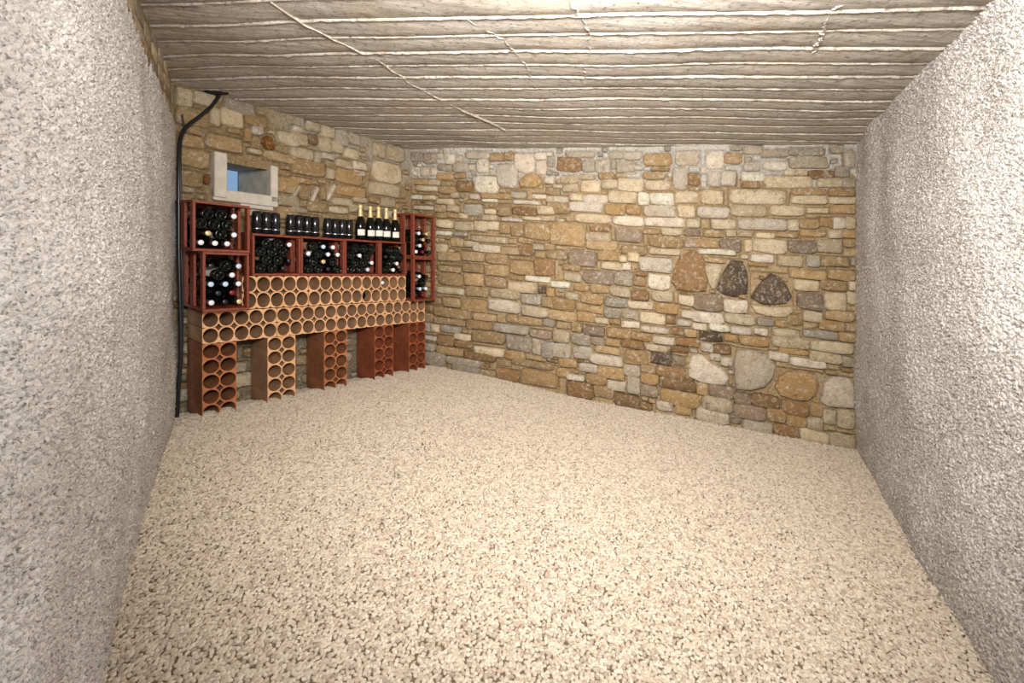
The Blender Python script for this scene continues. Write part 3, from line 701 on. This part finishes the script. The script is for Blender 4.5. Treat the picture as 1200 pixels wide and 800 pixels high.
# ------------------------------------------------------------------ crates
def board(parent, name, x0, x1, y0, y1, z0, z1):
    me = box_mesh(name, x0, x1, y0, y1, z0, z1, M['wood'])
    return link(name, me, parent)
def crate(key, u, d, z, wd, ht, dp, label):
    t = 0.016; o = empty('wine_crate', rk(u, d, z), WS.ang)
    tag(o, label, 'crate', 'wooden wine crates on the clay bricks')
    board(o, 'bottom_board', 0, wd, 0, dp, 0, t); board(o, 'top_board', 0, wd, 0, dp, ht-t, ht)
    for x0 in (0, wd-t):
        for y0, y1 in ((0.0, 0.045), (dp*0.42, dp*0.42+0.06), (dp-0.075, dp-0.013)):
            board(o, 'side_slat', x0, x0+t, y0, y1, t+.0005, ht-t-.0005)
    n = 3; g = wd/n
    for k in range(n):
        board(o, 'back_slat', g*k+0.003 if k else t+.001, g*(k+1)-(0.028 if key in 'EFc1c2' else 0.004) if k < n-1 else wd-t-.001, dp-(0.011 if dp > 0.315 else 0.005), dp-0.001, t+.0005, ht-t-.0005)
    return o
CR = {}
def add_crate(key, u0, u1, d, z0, z1, dp, label):
    crate(key, u0, d, z0, u1-u0, z1-z0, dp, label); CR[key] = (u0, d, z0, u1-u0, z1-z0, dp)
add_crate('c2', 0.020, 0.294, 0.43, 0.745, 1.124, 0.37, 'upright red-stained crate of wine below the top left crate, next to the cable')
add_crate('c1', -0.034, 0.298, 0.43, 1.126, 1.442, 0.345, 'red-stained wooden crate of wine directly under the concrete window niche')
add_crate('A', 0.367, 0.716, 0.305, ZC, 1.262, 0.29, 'red-stained crate of wine in the row of four, first after the left stack')
add_crate('B', 0.719, 1.090, 0.305, ZC, 1.266, 0.29, 'red-stained crate of wine in the row of four, second from the left')
add_crate('C', 1.093, 1.442, 0.305, ZC, 1.270, 0.29, 'red-stained crate of wine in the row of four, third from the left')
add_crate('D', 1.445, 1.740, 0.305, ZC, 1.275, 0.29, 'red-stained crate of wine at the right end of the row of four')
add_crate('F', 1.748, 2.018, 0.40, 0.731, 1.140, 0.32, 'lower of the two upright wine crates stacked in the stone corner')
add_crate('E', 1.745, 2.018, 0.40, 1.142, 1.552, 0.32, 'upper of the two upright wine crates stacked in the stone corner')

# ------------------------------------------------------------------ bottles
def lathe(name, prof, mat, seg=18, axis='z'):
    V = []; Fc = []
    for r, z in prof:
        for k in range(seg):
            a = 2*math.pi*k/seg; V.append((r*math.cos(a), r*math.sin(a), z))
    for i in range(len(prof)-1):
        for k in range(seg):
            l = (k+1) % seg; Fc.append((i*seg+k, i*seg+l, (i+1)*seg+l, (i+1)*seg+k))
    Fc.append(tuple(range(seg))[::-1]); Fc.append(tuple((len(prof)-1)*seg+k for k in range(seg)))
    return mesh(name, V, Fc, mat, True)
RB = 0.0355
body_p = [(0.004, 0.030), (0.018, 0.020), (0.026, 0.004), (0.030, 0.0), (RB-.001, 0.004), (RB, 0.012), (RB, 0.175), (0.034, 0.19), (0.027, 0.208), (0.018, 0.224), (0.0145, 0.24), (0.014, 0.262)]
cap_p = [(0.0152, 0.236), (0.0152, 0.282), (0.0165, 0.284), (0.0165, 0.293), (0.0145, 0.2955)]
body_me = lathe('bottle_body', body_p, M['glass'])
cap_me = {k: lathe('capsule', cap_p, M[k]) for k in ('white_foil', 'gold', 'red_foil', 'blue_foil', 'black_foil')}
def label_mesh(name, r, z0, z1, a0, a1, mat):
    n = 12; V = []; Fc = []
    for k in range(n+1):
        a = a0+(a1-a0)*k/n
        for z in (z0, z1): V.append((r*math.cos(a), r*math.sin(a), z))
    for k in range(n): Fc.append((2*k, 2*k+2, 2*k+3, 2*k+1))
    return mesh(name, V, Fc, mat, True)
lab_me = {k: label_mesh('bottle_label', RB+0.0007, 0.05, 0.135, -1.3, 1.3, M[k]) for k in ('paper', 'kraft')}
def bottle_lying(u, d_front, z, out, cap, lab, label, group, yaw=0.0, roll=0.0):
    """axis along the rack depth; out = neck towards the room. d_front = depth position of the front end"""
    o = empty('wine_bottle', (0, 0, 0))
    tag(o, label, 'wine bottle', group)
    b = link('glass_body', body_me, o); c = link('foil_capsule', cap_me[cap], o)
    if lab: link('paper_label', lab_me[lab], b)
    ln = 0.2955
    # bottle axis (local z) -> rack outward normal, sheared floor handled by a small pitch
    n = Vector((WS.N[0], WS.N[1], -S*WS.N[0])).normalized()
    n = Matrix.Rotation(yaw, 3, 'Z')@n
    ax = n if out else -n
    q = Vector((0, 0, 1)).rotation_difference(ax)
    o.rotation_mode = 'QUATERNION'
    from mathutils import Quaternion
    o.rotation_quaternion = Quaternion(ax, roll)@q
    base = Vector(rk(u, d_front, z))
    o.location = base-ax*ln if out else base
    return o
caps = ['white_foil']*4+['blue_foil', 'black_foil', 'black_foil', 'gold', 'red_foil']
ords = ['first', 'second', 'third', 'fourth', 'fifth']; rowsn = ['bottom', 'second', 'third', 'fourth', 'top']
PAT = {
 'c1': ['nnnn', 'nbn', 'bbbn', 'bbn'], 'c2': ['nnn', 'nn', 'nnn', 'bn', 'nbn'],
 'A': ['bbnn', 'bbn', 'bbbb', 'bbn'], 'B': ['bbnb', 'bnb', 'nbnn', 'bnn'], 'C': ['bbnb', 'bbn', 'bnbb', 'bbb'], 'D': ['bnn', 'bn', 'nbb', 'bb'],
 'F': ['nnn', 'nn', 'nbn', 'nn'], 'E': ['nnn', 'nn', 'bnn', 'nn'],
}
NAMES = {'c1': 'crate under the niche', 'c2': 'upright crate beside cable', 'A': 'first crate of four', 'B': 'second crate of four',
         'C': 'third crate of four', 'D': 'last crate of four', 'E': 'upper corner crate', 'F': 'lower corner crate'}
for key, rows in PAT.items():
    u0, d, z0, wd, ht, dp = CR[key]
    inner = wd-2*0.017; full = max(len(r) for r in rows)
    pitch = max(0.0715, (inner-0.0715)/max(1, full-1)) if full > 1 else 0.08
    pitch = min(pitch, 0.083)
    nz_ = 0
    for ri, row in enumerate(rows):
        stag = 0.5*pitch if (ri % 2 == 1 and len(row) < full) else 0
        for ci, tpe in enumerate(row):
            uu = u0+0.017+RB+0.0012+stag+ci*pitch
            if uu+RB > u0+wd-0.017: continue
            stepz = math.sqrt(max(0.0, (2*RB+0.001)**2-(pitch/2)**2)) if any(len(r) < full for r in rows[1:2]) else 2*RB+0.001
            zz_ = z0+0.017+RB+0.001+ri*stepz
            cp = RNG.choice(caps); out = tpe == 'n'
            dfr = d-RNG.uniform(0.012, 0.028) if dp > 0.315 else d+RNG.uniform(0.011, 0.014)
            lb = RNG.choice(['paper', 'kraft', None])
            cname = cp.replace('_foil', '').replace('_', ' ')
            if out: txt = 'bottle lying neck out, %s cap, %s in %s row, %s' % (cname, ords[ci], rowsn[ri], NAMES[key])
            else: txt = 'bottle lying base out, %s in %s row, %s' % (ords[ci], rowsn[ri], NAMES[key])
            bottle_lying(uu, dfr, zz_, out, cp, lb, txt, 'wine bottles lying in the crates', 0, RNG.uniform(0, 6.28))
# two bottles pushed into the cells of the upper bricks
cwid = (BW-0.003)/5
for col_i, row_i, lab_t in ((2, 1, 'dark wine bottle lying neck out in a top cell of the right upper wine brick'), (0, 0, 'dark wine bottle lying base out in a bottom cell of the right upper wine brick')):
    bottle_lying(0.302+2*BW+cwid*(col_i+.5), DF-0.03 if col_i == 2 else DF-0.06, ZB1+0.1145*(row_i+.5)-0.006, col_i == 2, 'white_foil', None, lab_t, 'wine bottles in the clay bricks')

# sparkling wine bottles with gold necks standing on the crates
RS = 0.043
sbody = lathe('sparkling_body', [(0.02, 0.01), (0.036, 0.0), (RS, 0.006), (RS, 0.125), (0.040, 0.15), (0.031, 0.18), (0.021, 0.21), (0.0155, 0.232), (0.0145, 0.25)], M['glass'], 22)
sfoil = lathe('gold_neck_foil', [(0.0245, 0.201), (0.0190, 0.218), (0.0165, 0.24), (0.0152, 0.275), (0.0178, 0.279), (0.0178, 0.292), (0.0165, 0.302), (0.010, 0.305)], M['gold'], 22)
slab = label_mesh('front_label', RS+0.0008, 0.036, 0.088, -0.78, 0.78, M['paper'])
SN = ['leftmost', 'second from left', 'middle', 'second from right', 'rightmost']
for i, px in enumerate((422.3, 434.5, 442.5, 452.6, 463)):
    d = 0.235 if i != 2 else 0.245
    u, _ = WS.pix(px, 270, d)
    if i == 1: u -= 0.004
    if i == 2: u += 0.010
    cz = CR['C' if u < 1.4435 else 'D']
    o = empty('sparkling_wine_bottle', rk(u, d, cz[2]+cz[4]+0.002), 0)
    tag(o, 'standing sparkling wine bottle with gold neck foil and white label, %s of five' % SN[i], 'wine bottle', 'gold-necked bottles standing on the crates')
    gb = link('glass_body', sbody, o); link('neck_foil', sfoil, o)
    lb = link('front_label', slab, gb)
    to_cam = math.atan2(-o.location.y, -o.location.x); lb.rotation_euler = (0, 0, to_cam+0.25)

# black cans in shrink-wrapped rows on the crates
RC = 0.0325
can_me = lathe('can_body', [(0.026, 0.0), (RC, 0.005), (RC, 0.146), (0.028, 0.156)], M['can'], 20)
band_me = lathe('can_band', [(RC+0.0004, 0.030), (RC+0.0007, 0.031), (RC+0.0007, 0.034), (RC+0.0004, 0.035)], M['steel'], 20)
lid_me = lathe('can_lid', [(0.028, 0.1558), (0.0285, 0.159), (0.0265, 0.1592), (0.0255, 0.157)], M['can'], 20)
GRP = [((301, 309, 315.5), 'the pack nearest the niche'), ((340.5, 349, 357.5, 366), 'the middle pack'), ((384, 392.5, 401, 409), 'the pack beside gold-necked bottles')]
for pxs, gname in GRP:
    d = 0.215
    ua, _ = WS.pix(pxs[0], 262, d); ub, _ = WS.pix(pxs[-1], 262, d)
    for i, px in enumerate(pxs):
        u = ua+i*max(2*RC+0.001, (ub-ua)/(len(pxs)-1))
        key = 'A' if u < 0.7175 else ('B' if u < 1.0915 else 'C'); cz = CR[key]
        o = empty('drink_can', rk(u, d, cz[2]+cz[4]+0.002), 0)
        tag(o, 'glossy black can standing on the crates, %s in %s' % (ords[i], gname), 'can', 'black cans on the crates')
        cb_ = link('can_body', can_me, o); link('can_band', band_me, cb_); link('can_lid', lid_me, cb_)

# ------------------------------------------------------------------ window niche in the stone wall
wn = empty('window_1', rk(0, 0, 0), WS.ang); tag(wn, kind='structure')
def nbox(name, x0, x1, y0, y1, z0, z1, mat, bev=0.006):
    me = box_mesh(name, x0, x1, y0, y1, z0, z1, mat, bev); return link(name, me, wn)
nbox('left_jamb', 0.214, 0.296, -0.075, 0.03, 1.50, 1.822, M['concrete'])
nbox('right_jamb', 0.612, 0.668, -0.055, 0.03, 1.515, 1.80, M['concrete'])
nbox('sill', 0.214, 0.668, -0.055, 0.03, 1.478, 1.562, M['concrete'])
nbox('sill_ledge', 0.40, 0.64, -0.035, 0.03, 1.448, 1.482, M['concrete'])
# lining of the opening through the wall
x0, x1, z0, z1, dp = HOLE[0]-0.012, HOLE[2]+0.006, HOLE[1]-0.01, HOLE[3]+0.015, 0.58
nbox('right_lining', x1, x1+0.05, 0.0, dp, z0-.05, z1+0.05, M['liner'])
nbox('left_lining', x0-0.05, x0, 0.0, dp, z0-.05, z1+0.05, M['liner'])
nbox('bottom_lining', x0, x1, 0.0, dp, z0-0.05, z0, M['liner'])
nbox('top_lining', x0, x1, 0.06, dp, z1, z1+0.05, M['liner'])
nbox('glass_pane', x0, x1, dp-0.03, dp-0.024, z0, z1, M['pane'], 0)
nbox('iron_bar', x0+0.15, x0+0.162, dp-0.10, dp-0.088, z0, z1, M['iron'], 0.002)

# ------------------------------------------------------------------ black cable
def tube(name, pts, r, mat, parent=None, seg=10):
    cu = bpy.data.curves.new(name, 'CURVE'); cu.dimensions = '3D'; cu.bevel_depth = r; cu.bevel_resolution = 3
    sp_ = cu.splines.new('NURBS'); sp_.points.add(len(pts)-1); sp_.order_u = 3; sp_.use_endpoint_u = True
    for p, q in zip(sp_.points, pts): p.co = (*q, 1)
    cu.resolution_u = 6; cu.use_fill_caps = True
    tmp = bpy.data.objects.new(name, cu); col.objects.link(tmp)
    dg = bpy.context.evaluated_depsgraph_get()
    me = bpy.data.meshes.new_from_object(tmp.evaluated_get(dg)); bpy.data.objects.remove(tmp)
    me.materials.clear(); me.materials.append(mat); me.polygons.foreach_set('use_smooth', [True]*len(me.polygons))
    return link(name, me, parent)
def wp(px, py, d):
    u, z = WS.pix(px, py, d); return Vector(rk(u, d, z))
cb = empty('power_cable', wp(208, 482, 0.19)); tag(cb, 'thick black cable running from the ceiling down beside the grey wall', 'cable')
def loc(pts): return [tuple(p-cb.location) for p in pts]
main = [(259, 106, .05), (257, 112, .05), (248, 125, .06), (232, 138, .07), (219, 147, .09), (213, 156, .12), (210, 170, .16), (209.5, 200, .19), (209.5, 240, .19), (209.5, 290, .19), (210.5, 340, .19), (212, 385, .19), (212, 420, .19), (209, 455, .19), (207.5, 480, .19), (207, 490, .19)]
tube('outer_sheath', loc([wp(*p) for p in main]), 0.0125, M['pvc'], cb)
sec = [(213, 152, .12), (211, 175, .19), (212.3, 240, .2), (212.3, 290, .2), (214, 345, .2), (214.5, 385, .2), (213, 420, .2), (210, 460, .2), (209, 487, .2)]
tube('thin_strand', loc([wp(*p) for p in sec]), 0.006, M['pvc'], cb)
tube('cable_tie', loc([wp(217, 149, .09), wp(214.5, 142, .09), wp(213.3, 134, .09)]), 0.005, M['pvc'], cb)
# black plate standing in for the shaded gap where the cable leaves the ceiling
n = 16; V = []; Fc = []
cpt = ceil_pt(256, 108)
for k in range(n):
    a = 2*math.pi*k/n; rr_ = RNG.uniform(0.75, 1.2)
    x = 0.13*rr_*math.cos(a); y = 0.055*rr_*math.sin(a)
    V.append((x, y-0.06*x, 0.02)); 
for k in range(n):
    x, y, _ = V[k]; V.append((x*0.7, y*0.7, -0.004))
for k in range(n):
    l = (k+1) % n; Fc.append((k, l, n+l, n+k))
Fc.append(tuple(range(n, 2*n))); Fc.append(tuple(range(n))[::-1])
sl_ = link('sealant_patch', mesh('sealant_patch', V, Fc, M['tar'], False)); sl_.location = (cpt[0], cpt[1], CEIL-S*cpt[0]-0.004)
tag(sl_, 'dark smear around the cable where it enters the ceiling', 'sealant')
